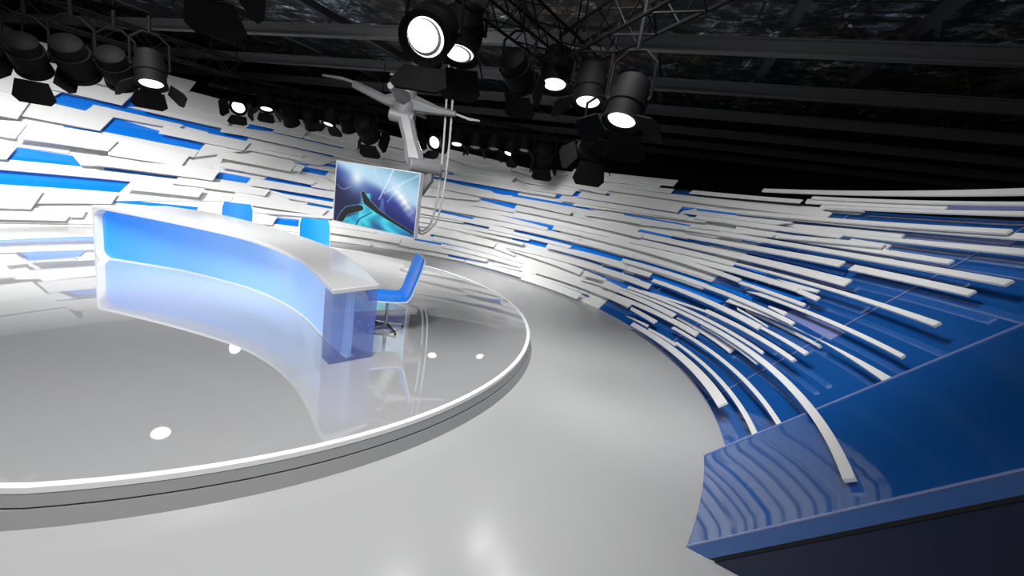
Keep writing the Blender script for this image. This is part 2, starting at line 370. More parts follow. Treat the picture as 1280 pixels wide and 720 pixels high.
(5,'b',90.1,89.82,87.18,84.84,1.3412,1.3249,1.3434,1.3014),
(5,'b',125.95,126.91,120.55,121.32,0.6581,0.5767,0.6298,0.562),
(5,'b',117.85,118.18,108.96,105.74,0.6687,0.6304,0.6514,0.6001),
(5,'b',116.95,117.09,104.14,103.98,0.5356,0.4974,0.5039,0.4608),
(5,'b',115.34,115.5,113.35,113.71,0.4862,0.4652,0.4728,0.4563),
(5,'b',109.12,109.27,103.97,103.87,0.4107,0.3883,0.399,0.3742),
(5,'b',113.2,112.8,109.96,110.3,0.9183,0.9047,0.9079,0.8875),
(5,'b',111.06,111.29,106.13,106.62,0.8821,0.8109,0.8643,0.7919),
(5,'b',107.78,107.99,105.01,104.9,0.9676,0.9324,0.9625,0.9232),
(5,'b',121.54,121.62,117.56,117.72,0.2633,0.2323,0.2575,0.2288),
(5,'b',115.04,116.24,106.48,106.28,0.1965,0.1064,0.1889,0.0771),
(5,'b',143.49,143.58,132.88,133.15,0.564,0.5386,0.5406,0.5166),
(5,'b',160.39,161.34,140.05,142.27,0.4736,0.3408,0.4542,0.3242),
(5,'b',153.45,155.1,145.28,146.63,0.6707,0.5562,0.6436,0.5536),
(5,'b',125.86,125.96,123.91,123.9,0.6589,0.6342,0.6581,0.6338),
(5,'b',143.41,143.76,129.94,130.25,0.257,0.2255,0.2341,0.203),
(5,'b',162.65,162.76,156.74,156.89,0.0491,0.0365,0.0401,0.0273),
(5,'b',145.68,145.83,144.65,144.92,1.5643,1.5463,1.5593,1.5374),
(5,'b',86.02,86.29,64.9,64.83,1.028,0.9789,0.9769,0.9213),
(5,'b',71.04,70.39,64.95,64.88,0.97,0.8942,0.9823,0.9267),
(5,'b',66.14,65.86,49.07,46.67,0.9375,0.9079,0.9239,0.894),
(5,'b',85.55,85.47,80.89,80.85,1.1381,1.1232,1.1288,1.1041),
(5,'b',81.92,81.71,74.66,74.76,1.0988,1.0665,1.0817,1.065),
(5,'b',74.43,74.35,61.89,61.76,1.0809,1.0708,1.0654,1.0518),
(5,'b',72.49,72.04,63.7,63.77,0.8137,0.7891,0.8094,0.7488),
(5,'b',83.18,83.04,77.44,77.44,0.6921,0.6721,0.688,0.6554),
(5,'b',84.55,84.4,77.31,77.31,0.5041,0.4849,0.502,0.4752),
(5,'b',81.26,81.2,71.43,71.7,0.5625,0.5395,0.5437,0.5217),
(5,'b',73.49,73.03,66.66,66.82,0.4754,0.4542,0.4738,0.4428),
(5,'b',83.82,83.69,80.69,80.81,0.4091,0.3611,0.4176,0.3738),
(5,'b',81.71,81.45,61.76,61.12,0.4216,0.3905,0.4283,0.3986),
(5,'b',61.7,60.95,51.08,51.12,0.4237,0.3862,0.4224,0.3756),
(5,'b',60.25,59.74,51.19,50.92,0.4118,0.3735,0.4211,0.3717),
(5,'b',60.78,60.48,46.06,45.68,0.4915,0.4683,0.4902,0.4527),
(5,'b',46.2,45.54,33.13,32.84,0.4836,0.4298,0.4805,0.4379),
(5,'b',33.56,31.18,29.5,29.11,0.4838,0.4741,0.4959,0.4782),
(5,'b',33.22,32.87,5.59,4.89,0.4906,0.4737,0.5135,0.4924),
(5,'b',62.95,62.71,52.83,52.47,0.6304,0.6096,0.6441,0.5835),
(5,'b',53.81,53.36,50.3,50.58,0.5909,0.5762,0.5869,0.5722),
(5,'b',68.21,67.7,52.83,52.71,0.6399,0.6145,0.6441,0.6005),
(5,'b',51.59,51.09,48.7,48.54,0.8365,0.7981,0.8354,0.7982),
(5,'b',48.44,48.26,34.92,34.59,0.7912,0.7613,0.7743,0.7553),
(5,'b',38.65,38.15,20.82,20.57,0.7877,0.7574,0.7769,0.7654),
(5,'b',25.68,24.96,-0.43,-0.67,0.7939,0.7782,0.8145,0.7895),
(5,'b',33.24,32.96,18.06,18.06,0.7046,0.6892,0.7089,0.7031),
(5,'b',13.85,13.68,7.82,8.29,0.6845,0.6706,0.6912,0.6655),
(5,'b',10.13,9.96,-0.7,-0.68,0.5919,0.5792,0.6145,0.5956),
(5,'b',61.59,61.37,60,60.03,1.2444,1.1969,1.2377,1.1944),
(5,'b',53.76,53.57,52.33,52.41,1.1145,1.0381,1.1032,1.0336),
(5,'b',67.36,67.21,52.9,52.71,1.0715,1.0546,1.0574,1.0406),
(5,'b',57.06,56.77,55.63,55.7,1.0316,0.9849,1.0237,0.9697),
(5,'b',52.31,52.03,31.66,31.23,1.0345,1.0201,1.0336,1.0184),
(5,'b',47.66,47.61,46.41,46.36,1.142,1.1115,1.1252,1.1047),
(5,'b',31.68,31.59,29.1,30.65,1.0953,1.0294,1.0958,1.0536),
(5,'b',29.1,28.58,13.32,13.04,1.0958,1.0744,1.1013,1.0866),
(5,'b',29.8,28.91,27.7,26.34,1.0245,0.9931,1.0322,1.006),
(5,'b',40.75,40.47,21.68,21.64,0.924,0.905,0.9197,0.9084),
(5,'b',24.86,24.59,16.5,16.6,0.878,0.8689,0.8885,0.8774),
(5,'b',16.88,16.68,4.54,4.47,0.8743,0.8647,0.8794,0.8712),
(5,'b',54.74,54.45,51.6,51.41,0.0527,0.0362,0.0549,0.0373),
(5,'b',43.72,43.2,32.56,32.41,0.0687,0.0586,0.0689,0.0529),
(5,'b',83.49,83.33,54.09,54.29,0.0438,0.0268,0.0486,0.0275),
(5,'b',77.56,77.02,67.55,67.77,0.063,0.0384,0.0526,0.0274),
(5,'b',83.04,82.86,75.73,75.77,0.1654,0.1455,0.1665,0.1449),
(5,'b',75.83,75.43,50.29,49.93,0.1757,0.163,0.1843,0.1648),
(5,'b',79.54,79.46,78.4,78.65,0.2467,0.2243,0.248,0.2213),
(5,'b',69.69,69.73,68.74,68.8,0.3334,0.3135,0.3299,0.3124),
(5,'b',62.58,62.51,60.2,60.21,0.3007,0.2659,0.302,0.2742),
(5,'b',60.02,59.87,52,51.83,0.28,0.2691,0.2836,0.2733),
(5,'b',60.72,60.8,56.68,56.74,0.2159,0.2026,0.2197,0.2056),
(5,'b',58.32,58.13,38.83,38.82,0.2735,0.2606,0.2717,0.2582),
(5,'b',38.74,38.49,32.81,32.5,0.2673,0.2558,0.2664,0.2423),
(5,'b',32.71,32.16,26.8,26.7,0.2623,0.2396,0.2706,0.2373),
(5,'b',50.1,49.9,36.1,36.02,0.3776,0.3652,0.3662,0.3501),
(5,'b',35.62,35.28,30.77,30.59,0.3556,0.3341,0.3731,0.3438),
(5,'b',30.25,30.02,21.35,21.36,0.3564,0.3466,0.3521,0.3347),
(5,'b',30.09,29.84,21.34,21.36,0.3499,0.3394,0.3472,0.3347),
(5,'b',32.41,31.94,26.3,26.48,0.2556,0.2417,0.2815,0.2292),
(5,'b',28.49,27.9,9.02,8.89,0.2849,0.262,0.3178,0.3077),
(5,'b',26.39,26.15,6.94,6.76,0.2359,0.2271,0.2573,0.2497),
(5,'b',21.09,20.75,14.8,14.63,0.0896,0.0797,0.1106,0.0987),
(5,'b',24.82,24.43,7.79,8.89,0.4235,0.3842,0.438,0.3996),
]
# ------------------------------------------------------------ studio shell
fl = MB(); fl.poly([(-12, -6, 0), (12, -6, 0), (12, 14, 0), (-12, 14, 0), (-12, -6, -.05), (12, -6, -.05), (12, 14, -.05), (-12, 14, -.05)],
        [(0, 1, 2, 3), (7, 6, 5, 4), (0, 4, 5, 1), (1, 5, 6, 2), (2, 6, 7, 3), (3, 7, 4, 0)])
struct(fl.build('floor', M['floor']))
T1 = Vector((-.9473, .3202, 0)); NB = Vector((.3202, .9473, 0))     # along the beams / across them
def grid(t, n, z): p = T1 * t + NB * n; return (p.x, p.y, z)
ce = MB(); a = [grid(-9, 2.0, 2.62), grid(11, 2.0, 2.62), grid(11, 11.6, 2.62), grid(-9, 11.6, 2.62)]
ce.hexa(a, [(p[0], p[1], 2.7) for p in a]); ceiling = struct(ce.build('ceiling', M['deck']))
def part_of_structure(mb, name, m, par): return mb.build(name, m, par)
for n in (3.82, 4.98, 6.2, 7.5, 8.8, 10.2):           # main beams: I sections
    b = MB(); h = .05
    for z0, z1, wd in ((2.2, 2.212, .035), (2.212, 2.30, .008), (2.30, 2.312, .035)):
        q = [grid(-8.5, n - wd, z0), grid(10.5, n - wd, z0), grid(10.5, n + wd, z0), grid(-8.5, n + wd, z0)]
        b.hexa(q, [(p[0], p[1], z1) for p in q])
    b.build('ceiling_beam', M['beam'], ceiling)
for t in (-6.6, -5.6, -4.6, -3.4, -2.2, -1.2, -.45, .5, 1.5, 2.5, 3.6, 4.8, 6.2):
    b = MB(); q = [grid(t - .03, 2.1, 2.36), grid(t + .03, 2.1, 2.36), grid(t + .03, 11.4, 2.36), grid(t - .03, 11.4, 2.36)]
    b.hexa(q, [(p[0], p[1], 2.43) for p in q]); b.build('ceiling_purlin', M['purlin'], ceiling)
    for n in (3.82, 4.98, 6.2, 7.5, 8.8, 10.2):
        b = MB(); b.box(grid(t, n, 2.336), (.02, .02, .05)); b.build('hanger_plate', M['purlin'], ceiling)
wb = MB(); q = [grid(-9, 11.4, 0), grid(11, 11.4, 0), grid(11, 11.5, 0), grid(-9, 11.5, 0)]
wb.hexa(q, [(p[0], p[1], 2.62) for p in q]); struct(wb.build('wall_back', M['black']))
wr = MB(); q = [grid(-8.9, 1.5, 0), grid(-8.8, 1.5, 0), grid(-8.8, 11.4, 0), grid(-8.9, 11.4, 0)]
wr.hexa(q, [(p[0], p[1], 2.62) for p in q]); struct(wr.build('wall_right', M['black']))
wl = MB(); q = [grid(10.8, 1.5, 0), grid(10.9, 1.5, 0), grid(10.9, 11.4, 0), grid(10.8, 11.4, 0)]
wl.hexa(q, [(p[0], p[1], 2.62) for p in q]); struct(wl.build('wall_left', M['black']))

# ------------------------------------------------------------ curved scenic backdrop
R0 = 2.92                       # cone of the slat fronts
RG = 3.02                       # cone of the glass behind them
def cone(d, deg, z): return polar(R0 - 1.414 * d + z, deg, z)
def sector(mb, profile, a0, a1, step=2.0):            # closed (r,z) profile swept between two angles
    n = max(1, math.ceil(abs(a1 - a0) / step)); mb.loft([[polar(r, a0 + (a1 - a0) * i / n, z) for r, z in profile] for i in range(n + 1)]); return mb
SEC = [('scenic_wall', -32.7, 30.0, 1.25, 'curved right end of the studio backdrop, dark blue glass with long white slats, running out of frame'),
       ('scenic_wall', 30.0, 95.0, 1.30, 'curved middle stretch of the studio backdrop behind the screen, dense white slats over blue'),
       ('scenic_wall', 95.0, 196.0, 1.55, 'curved left stretch of the studio backdrop behind the desk, broad white panels over bright blue')]
walls = []
for nm, a0, a1, zt, lab in SEC:
    am = math.radians((a0 + a1) / 2); rt = thing(nm, (CX + 3.3 * math.cos(am), CY + 3.3 * math.sin(am), 0), lab, 'backdrop wall', 'sections of the curved backdrop')
    walls.append(rt)
    for b0, b1, q in (((a0, -20.2, R0), (-20.2, a1, RG)) if a0 < 0 else ((a0, a1, RG),)):
        body = MB(); sector(body, [(q + .085, .0), (q + .085 + zt, zt), (q + .45 + zt, zt), (q + .45 + zt, 0)], b0, b1)
        body.build('backing', M['navy'], rt, smooth=True)
        g = MB(); sector(g, [(q + .066, 0), (q + .066 + zt, zt), (q + .085 + zt, zt), (q + .085, 0)], b0 + .12, b1)
        tag(g.build('shadow_gap', M['gap'], rt, smooth=True), 'black gap behind the glass skin')
SEAMS = [(-32.7, -20.2, 1.25), (-20.2, -8.0, 1.25), (-8.0, 8.0, 1.22), (8.0, 30.0, 1.22), (30.0, 52.0, 1.27), (52.0, 74.0, 1.30), (74.0, 95.0, 1.38),
         (95.0, 120.0, 1.50), (120.0, 145.0, 1.55), (145.0, 170.0, 1.58), (170.0, 196.0, 1.58)]
for a0, a1, zt in SEAMS:
    rt = walls[0 if a1 <= 30 else 1 if a1 <= 95 else 2]; g = MB()
    q = R0 if a0 < -30 else RG; sector(g, [(q, 0), (q + zt, zt), (q + .066 + zt, zt), (q + .066, 0)], a0 + .04, a1 - .04, 1.5)
    g.build('glass_panel', M['blue'], rt, smooth=True)
    e = MB(); sector(e, [(q - .004, .0), (q - .004 + zt, zt), (q + .004 + zt, zt), (q + .004, .0)], a0 + .04, a0 + .16, .2)
    tag(e.build('glass_edge', M['violet'], rt), 'pale polished edge of a glass panel')
    if a0 < -30:
        e = MB(); sector(e, [(q - .004, .0), (q - .004 + zt, zt), (q + .066 + zt, zt), (q + .066, 0)], a1 - .2, a1 - .04, .2)
        tag(e.build('glass_edge', M['violet'], rt), 'pale polished edge of a glass panel')
DEP = {0: (-.066, -.072), 1: (-.042, -.056), 5: (-.058, -.0605), 2: (.0, -.010), 3: (.026, .015), 4: (.046, .031)}   # front / back offset from the glass
# white base sheet under the dense part of the wall, stepped at its right edge
for a0, a1, z0, z1, kk in ((14, 28, .42, 1.20, 0), (28, 52, .0, 1.22, 0), (52, 74, 0, 1.30, 1), (74, 95, 0, 1.38, 1), (95, 120, 0, 1.50, 2), (120, 145, 0, 1.55, 2), (145, 170, 0, 1.58, 2), (170, 196, 0, 1.58, 2)):
    g = MB(); k0 = .0866
    sector(g, [(R0 + k0 + z0, z0), (R0 + k0 + z1, z1), (RG + z1 - .001, z1), (RG + z0 - .001, z0)], a0, a1, 1.5)
    tag(g.build('base_sheet', M['white'], walls[0 if a0 < 20 else 1 if kk < 2 else 2], smooth=True), 'white sheet behind the slats')
def THK(a): return 1 + .6 * min(1, max(0, (a - 90) / 30))
def slat_bm(L, a0, a3, a1, a2, z0, z3, z1, z2):     # angle and height of the four corners of the face
    f, b = DEP[L]; g = THK((a0 + a1) / 2); b = f * g - (f - b) if f > 0 else b; f = f * g if f > 0 else f
    n = max(1, math.ceil(abs(a0 - a1) / 1.5)); mb = MB(); rings = []
    for i in range(n + 1):
        k = i / n; ta = a0 + (a1 - a0) * k; tb = a3 + (a2 - a3) * k; zt_ = z0 + (z1 - z0) * k; zb = z3 + (z2 - z3) * k
        rings.append([back(f, f, zt_, ta), back(f, f, zb, tb), back(b, f, zb, tb), back(b, f, zt_, ta)])
    return mb.loft(rings)
def back(b, f, z, t):           # point straight behind (f, z) along the wall normal, at offset b
    dn = f - b; r = R0 - 1.414 * f + z; return polar(r + .7071 * dn, t, z - .7071 * dn)
def fill():                     # rows the photo only half shows: low thin slats behind the catalogued ones, and beyond the left edge of frame
    rnd = random.Random(3); out = []
    z = .03
    while z < 1.5:
        a = 193.0
        while a > 167.0:
            ln = rnd.uniform(6, 16); h = rnd.uniform(.05, .10)
            if rnd.random() < .8: out.append((rnd.choice((2, 3)), 'w', min(a, 193), min(a, 193) + 1.2, max(a - ln, 164), max(a - ln, 164) + 1.2, z + h, z, z + h, z))
            a -= ln + rnd.uniform(.5, 3)
        z += .10
    return out
def area_of(s): return abs(s[2] - s[4]) * (abs(s[6] - s[7]) + abs(s[8] - s[9]))
NP = [98, 98, 98]; ALL = SLATS + fill(); buckets = {0: [], 1: [], 2: []}
for s in ALL: mid = (s[2] + s[4]) / 2; buckets[0 if mid < 30 else 1 if mid < 95 else 2].append(s)
for k, lst in buckets.items():
    lst.sort(key=lambda s: area_of(s) + (1000 if s[1] != 'w' else 0), reverse=True)
    for s in lst[:NP[k]]:
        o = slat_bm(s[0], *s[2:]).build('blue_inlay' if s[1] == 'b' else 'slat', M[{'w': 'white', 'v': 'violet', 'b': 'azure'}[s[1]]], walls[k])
        if s[1] == 'v': tag(o, 'pale violet frosted slat')
    if lst[NP[k]:]:
        mb = MB()
        for s in lst[NP[k]:]: q = slat_bm(s[0], *s[2:]); o_ = len(mb.v); mb.v += q.v; mb.f += [tuple(i + o_ for i in f) for f in q.f]
        o = mb.build('small_slats', M['white'], walls[k], smooth=True); o['kind'] = 'stuff'

# ------------------------------------------------------------ round platform
pf = thing('platform', (CX, CY, 0), 'round two-tier grey studio platform with a white rim, carrying the desk', 'platform')
def outline(R):
    pts = []
    for i in range(181):
        t = -180 + 2 * i; r = R
        if t < -70.5: k = min(1, (-70.5 - t) / 6.0); r = R - .10 * k * k - max(0, (-76.5 - t)) * .004 if t > -120 else R - .10 - .16
        if t < -120: r = R - .26 + .26 * min(1, (-120 - t) / 30)
        pts.append((r, t))
    return pts[:-1]
def disc(mb, o0, z0, o1, z1):
    a_ = [polar(r, t, z0) for r, t in o0]; b_ = [polar(r, t, z1) for r, t in o1]; n = len(a_)
    return mb.poly(a_ + b_, [tuple(range(n))[::-1], tuple(range(n, 2 * n))] + [(i, (i + 1) % n, n + (i + 1) % n, n + i) for i in range(n)])
full = lambda R: [(R, -180 + 2 * i) for i in range(180)]
disc(MB(), full(1.985), 0, full(1.968), .043).build('lower_tier', M['side'], pf, smooth=True)
disc(MB(), full(1.93), .043, full(1.93), .049).build('shadow_gap', M['gap'], pf, smooth=True)
disc(MB(), outline(1.966), .049, outline(1.956), ZT - .016).build('upper_tier', M['side'], pf, smooth=True)
disc(MB(), outline(1.934), ZT - .016, outline(1.934), ZT).build('deck', M['plat'], pf, smooth=True)
rim = MB(); rg = []
for (r, t) in outline(1.958): rg.append([polar(r, t, ZT - .016), polar(r, t, ZT + .001), polar(r - .022, t, ZT + .001), polar(r - .022, t, ZT - .016)])
rim.loft(rg, close=True).build('white_rim', M['rim'], pf, smooth=True)

# ------------------------------------------------------------ desk
FR = [(-2.93, 2.965), (-2.544, 2.900), (-2.141, 2.812), (-1.735, 2.690), (-1.431, 2.525), (-1.176, 2.318), (-.989, 2.108), (-.854, 1.935), (-.754, 1.812)]
BK = [(-2.78, 3.42), (-2.45, 3.44), (-2.105, 3.329), (-1.78, 3.17), (-1.508, 3.008), (-1.25, 2.815), (-1.03, 2.60), (-.83, 2.34), (-.622, 2.018)]
def spline(P, n):
    out = []
    for i in range(len(P) - 1):
        p0 = P[max(i - 1, 0)]; p1 = P[i]; p2 = P[i + 1]; p3 = P[min(i + 2, len(P) - 1)]
        for k in range(n):
            t = k / n; out.append(tuple(.5 * ((2 * p1[j]) + (-p0[j] + p2[j]) * t + (2 * p0[j] - 5 * p1[j] + 4 * p2[j] - p3[j]) * t * t + (-p0[j] + 3 * p1[j] - 3 * p2[j] + p3[j]) * t ** 3) for j in (0, 1)))
    return out + [P[-1]]
F_ = spline(FR, 6); B_ = spline(BK, 6); n_ = len(F_)
lerp = lambda a, b, k: tuple(a[j] + (b[j] - a[j]) * k for j in range(2))
dk = thing('presenter_desk', (-1.75, 2.85, ZT), 'long curved white presenter desk with a glowing blue front panel', 'desk')
ZD = .472
slab = MB(); slab.loft([[(*F_[i], ZD), (*F_[i], ZD - .022), (*B_[i], ZD - .022), (*B_[i], ZD)] for i in range(n_)])
slab.build('desk_top', M['desktop'], dk, smooth=True, bevel=.003)
# left end: white side wall with rounded inner corners, reads as one frame with the top
A0, A1 = F_[0], F_[3]
side = MB()
def inw(i, k): d = Vector((B_[i][0] - F_[i][0], B_[i][1] - F_[i][1])).normalized() * k; return (F_[i][0] + d.x, F_[i][1] + d.y)
p0 = F_[0]; p1 = B_[0]; dv = Vector((F_[1][0] - p0[0], F_[1][1] - p0[1])).normalized() * .016
side.hexa([(*p0, ZT), (p0[0] + dv.x, p0[1] + dv.y, ZT), (p1[0] + dv.x, p1[1] + dv.y, ZT), (*p1, ZT)],
          [(*p0, ZD - .022), (p0[0] + dv.x, p0[1] + dv.y, ZD - .022), (p1[0] + dv.x, p1[1] + dv.y, ZD - .022), (*p1, ZD - .022)])
for z0, sg in ((ZD - .022, -1), (ZT, 1)):          # fillets in the two inner corners
    q = [(0, 0)] + [(.07 * (1 - math.sin(a)), .07 * (1 - math.cos(a))) for a in [PI / 2 * k / 6 for k in range(7)]]
    e1 = Vector((dv.x, dv.y)).normalized(); dep = Vector((p1[0] - p0[0], p1[1] - p0[1])).normalized() * .06
    ra = [(p0[0] + dv.x * .9 + e1.x * u, p0[1] + dv.y * .9 + e1.y * u, z0 + sg * v) for u, v in q]
    side.hexa(ra, [(x + dep.x, y + dep.y, z) for x, y, z in ra])
side.build('side_wall', M['desktop'], dk, smooth=True)
INS = lambda i: .045 + .09 * min(1, i / 9)
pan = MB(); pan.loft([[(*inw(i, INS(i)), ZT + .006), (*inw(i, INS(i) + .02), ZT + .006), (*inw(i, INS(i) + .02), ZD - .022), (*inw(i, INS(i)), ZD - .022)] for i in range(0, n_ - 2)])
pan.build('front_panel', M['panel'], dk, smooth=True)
pl = MB(); pl.loft([[(*inw(i, INS(i) - .012), ZT), (*inw(i, INS(i) + .04), ZT), (*inw(i, INS(i) + .04), ZT + .006), (*inw(i, INS(i) - .012), ZT + .006)] for i in range(0, n_ - 2)])
pl.build('plinth', M['desktop'], dk, smooth=True)
bp = MB(); bp.loft([[(*lerp(F_[i], B_[i], .62), ZT), (*lerp(F_[i], B_[i], .66), ZT), (*lerp(F_[i], B_[i], .66), ZD - .022), (*lerp(F_[i], B_[i], .62), ZD - .022)] for i in range(2, n_ - 6)])
tag(bp.build('inner_panel', M['desktop'], dk, smooth=True), 'white modesty panel under the top')
gp = MB(); q = [(-.845, 1.938), (-.778, 1.868), (-.632, 2.030), (-.70, 2.10)]
gp.hexa([(x, y, ZT) for x, y in q], [(x + .008, y - .02, ZD - .022) for x, y in q])
tag(gp.build('end_panel', M['pillar'], dk, bevel=.002), 'clear blue glass end block')

# ------------------------------------------------------------ chairs
def make_chair(loc, fdeg, label):
    c = thing('studio_chair', (*loc, ZT), label, 'chair', 'blue presenter chairs at the desk')
    f = Vector((math.cos(math.radians(fdeg)), math.sin(math.radians(fdeg)), 0)); w_ = Vector((-f.y, f.x, 0)); o = Vector((*loc, ZT)); U = Vector((0, 0, 1))
    # shell profile (forward, up): seat, bend, back
    prof = [(.115, .196), (.10, .202), (.05, .199), (-.04, .196), (-.085, .200), (-.103, .222), (-.118, .27), (-.135, .33), (-.155, .40), (-.166, .445)]
    def shell(off, th, wf):
        rings = []
        for i, (a, b_) in enumerate(prof):
            t = Vector((prof[min(i + 1, 9)][0] - prof[max(i - 1, 0)][0], prof[min(i + 1, 9)][1] - prof[max(i - 1, 0)][1])).normalized(); nx, ny = -t.y, t.x   # outward (below / behind)
            hw = wf * (.108 if 0 < i < 9 else .096); r = []
            for k in range(7): s_ = -1 + k / 3; cur = .012 * s_ * s_; r.append(o + f * (a - nx * 0 + nx * (off - cur)) + U * (b_ + ny * (off - cur)) + w_ * (hw * s_))
            for k in range(7): s_ = 1 - k / 3; cur = .012 * s_ * s_; r.append(o + f * (a + nx * (off + th - cur)) + U * (b_ + ny * (off + th - cur)) + w_ * (hw * s_))
            rings.append(r)
        return rings
    MB().loft(shell(0, .010, 1)).build('seat_shell', M['chairblue'], c, smooth=True)
    tag(MB().loft(shell(.0102, .007, 1.06)).build('outer_shell', M['rim'], c, smooth=True), 'white outer shell')
    MB().lathe([(.010, .035), (.010, .10), (.008, .10), (.008, .185), (.03, .186)], o, U, 14).build('gas_column', M['chrome'], c, smooth=True)
    MB().lathe([(.016, .020), (.018, .032), (.012, .045)], o, U, 14).build('hub', M['chrome'], c, smooth=True)
    for k in range(4):
        a = math.radians(fdeg + 20 + 90 * k); d = Vector((math.cos(a), math.sin(a), 0)); e = Vector((-d.y, d.x, 0))
        ring = lambda r, z, hw, th: [o + d * r + e * hw + U * z, o + d * r - e * hw + U * z, o + d * r - e * hw + U * (z + th), o + d * r + e * hw + U * (z + th)]
        lg = MB().loft([ring(.01, .026, .008, .012), ring(.06, .018, .007, .009), ring(.115, .010, .006, .006)]).build('leg', M['chrome'], c)
        MB().lathe([(.006, 0), (.007, .010)], o + d * .112, U, 10).build('glide', M['gap'], lg)
    return c
make_chair((-.70, 2.45), 206, 'blue moulded swivel chair at the right end of the desk, seen side on')
make_chair((-2.33, 3.56), -65, 'blue swivel chair behind the desk, leftmost of three, only its back showing')
make_chair((-1.54, 3.32), -60, 'blue swivel chair behind the desk, middle of three, back showing left of the screen')

# ------------------------------------------------------------ screen on its robot arm
tv = thing('video_screen', (-1.43, 4.24, .42), 'large flat video screen showing blue and teal abstract graphics, held by the robot arm', 'screen')
tvb0, tvb1 = Vector((-1.90, 4.446, 0)), Vector((-.958, 4.033, 0)); ex = (tvb1 - tvb0); TW = ex.length; ex.normalize(); ey = Vector((ex.y, -ex.x, 0))   # ey faces the desk
if ey.y > 0: ey = -ey
Z0, Z1 = .424, 1.022
def tvbox(mb, u0, u1, z0, z1, d0, d1):
    a_ = tvb0 + ex * u0; b_ = tvb0 + ex * u1
    q = [a_ + ey * d0, b_ + ey * d0, b_ + ey * d1, a_ + ey * d1]
    return mb.hexa([(p.x, p.y, z0) for p in q], [(p.x, p.y, z1) for p in q])
tvbox(MB(), 0, TW, Z0, Z1, -.045, -.004).build('back_shell', M['tvframe'], tv)
fr = MB(); g_ = .010
for a_ in ((0, TW, Z0, Z0 + g_), (0, TW, Z1 - g_, Z1), (0, g_, Z0 + g_, Z1 - g_), (TW - g_, TW, Z0 + g_, Z1 - g_)): tvbox(fr, *a_, -.004, .004)
fr.build('bezel', M['tvframe'], tv)
def sm(a, b, x): k = min(1, max(0, (x - a) / (b - a))); return k * k * (3 - 2 * k)
def mixc(a, b, k): return tuple(a[i] + (b[i] - a[i]) * k for i in range(3))
def pict(u, v):                # abstract artwork, u right, v up, display-referred colours
    yb = .84 - .50 * u                                   # diagonal split: pale sky above, deep blue below
    c = mixc((.02, .03, .24), (.04, .09, .38), sm(.1, .9, u))
    c = mixc(c, (.16, .22, .55), sm(-.26, .04, v - yb)); c = mixc(c, (.66, .81, .91), sm(.0, .20, v - yb))
    c = mixc(c, (.42, .62, .72), sm(.30, .62, v - yb)); 
    s = math.hypot((u - .27) * 1.7, v - .80); c = mixc(c, (1, .98, .93), math.exp(-(s / .11) ** 2)); c = mixc(c, (.75, .88, .96), .6 * math.exp(-(s / .32) ** 2))
    cl = math.exp(-((u - .84) / .13) ** 2 - ((v - .55 + (u - .84) * 1.5) / .11) ** 2) * (.75 + .25 * math.sin(u * 60) * math.cos(v * 47)); c = mixc(c, (.98, .98, .96), min(1, cl * 1.1))
    for (x0, y0, x1, y1, wd, st) in ((.70, 1, .56, .50, .008, .7), (.83, .86, .66, .48, .006, .5), (.98, .97, .62, .62, .012, .4), (.45, 1, .62, .60, .01, .2)):
        dx, dy = x1 - x0, y1 - y0; L2 = dx * dx + dy * dy; k = min(1, max(0, ((u - x0) * dx + (v - y0) * dy) / L2)); dd = math.hypot(u - x0 - k * dx, v - y0 - k * dy)
        c = mixc(c, (.92, .97, 1), st * math.exp(-(dd / wd) ** 2))
    for sx in (-.04, 0, .05):                             # shafts of light under the apex
        k = abs(u - (.60 + (.52 - v) * sx * 3)) / (.01 + .09 * (.52 - v) + 1e-4)
        if v < .52 and k < 1: c = mixc(c, (.50, .68, .92), .35 * (1 - k))
    tl = [(.0, -.10), (.13, .06), (.30, .20), (.37, .26), (.40, .52), (.44, .56), (.46, .42), (.60, .26), (.80, .14), (1.0, .06)]   # teal mass
    y = -1
    for (xa, ya), (xb, yb2) in zip(tl, tl[1:]):
        if xa <= u <= xb: y = ya + (yb2 - ya) * (u - xa) / (xb - xa)
    if v < y:
        g = .5 + .5 * math.sin(26 * u + 9 * v + 3 * math.sin(14 * v)); c = mixc((.05, .45, .66), (.25, .86, .92), .35 + .5 * g * math.exp(-((u - .55) / .3) ** 2) + .15 * g)
        c = mixc(c, (.03, .12, .38), sm(.30, .0, abs(u - .56 + (v - .1) * .2)) * .0 + (sm(.14, .02, abs(u - .55)) * sm(.22, .0, v) * .6)); c = mixc(c, (.04, .25, .55), sm(.75, 1, u) * .8)
    if .32 < u < .47 and v < .56: c = mixc(c, (.35, .85, .93), .75 * math.exp(-((u - .40 + (.5 - v) * .18) / .05) ** 2))
    def band(P, wd):
        best = 9
        for (xa, ya, wa), (xb, yb2, wb_) in zip(P, P[1:]):
            dx, dy = xb - xa, yb2 - ya; k = min(1, max(0, ((u - xa) * dx + (v - ya) * dy) / (dx * dx + dy * dy))); best = min(best, math.hypot(u - xa - k * dx, v - ya - k * dy) / (wa + (wb_ - wa) * k))
        return best
    for P in ([(.36, .55, .026), (.42, .41, .05), (.55, .30, .034), (.72, .20, .026), (1.0, .05, .018)], [(.06, -.05, .036), (.14, .16, .045), (.20, .23, .055), (.33, .30, .048)]):
        d = band(P, 0)
        if d < 1: c = (.004, .008, .02)
        elif d < 1.25: c = mixc(c, (.5, .85, .95), .5)
    d = band([(.28, -.05, .008), (.34, .12, .008), (.48, .26, .008)], 0)
    if d < 1: c = (.05, .15, .35)
    for (x0, y0, r) in ((.10, .60, .16), (.2, .7, .2)):
        dd = abs(math.hypot((u - x0) * 1.6, v - y0 - .12) - r)
        if dd < .004 and v < .62: c = mixc(c, (.8, .9, 1), .6)
    return tuple(max(0, x) ** 2.2 for x in c)
NX, NZ = 192, 112
me = bpy.data.meshes.new('display'); base = tv.location
vv = []; 
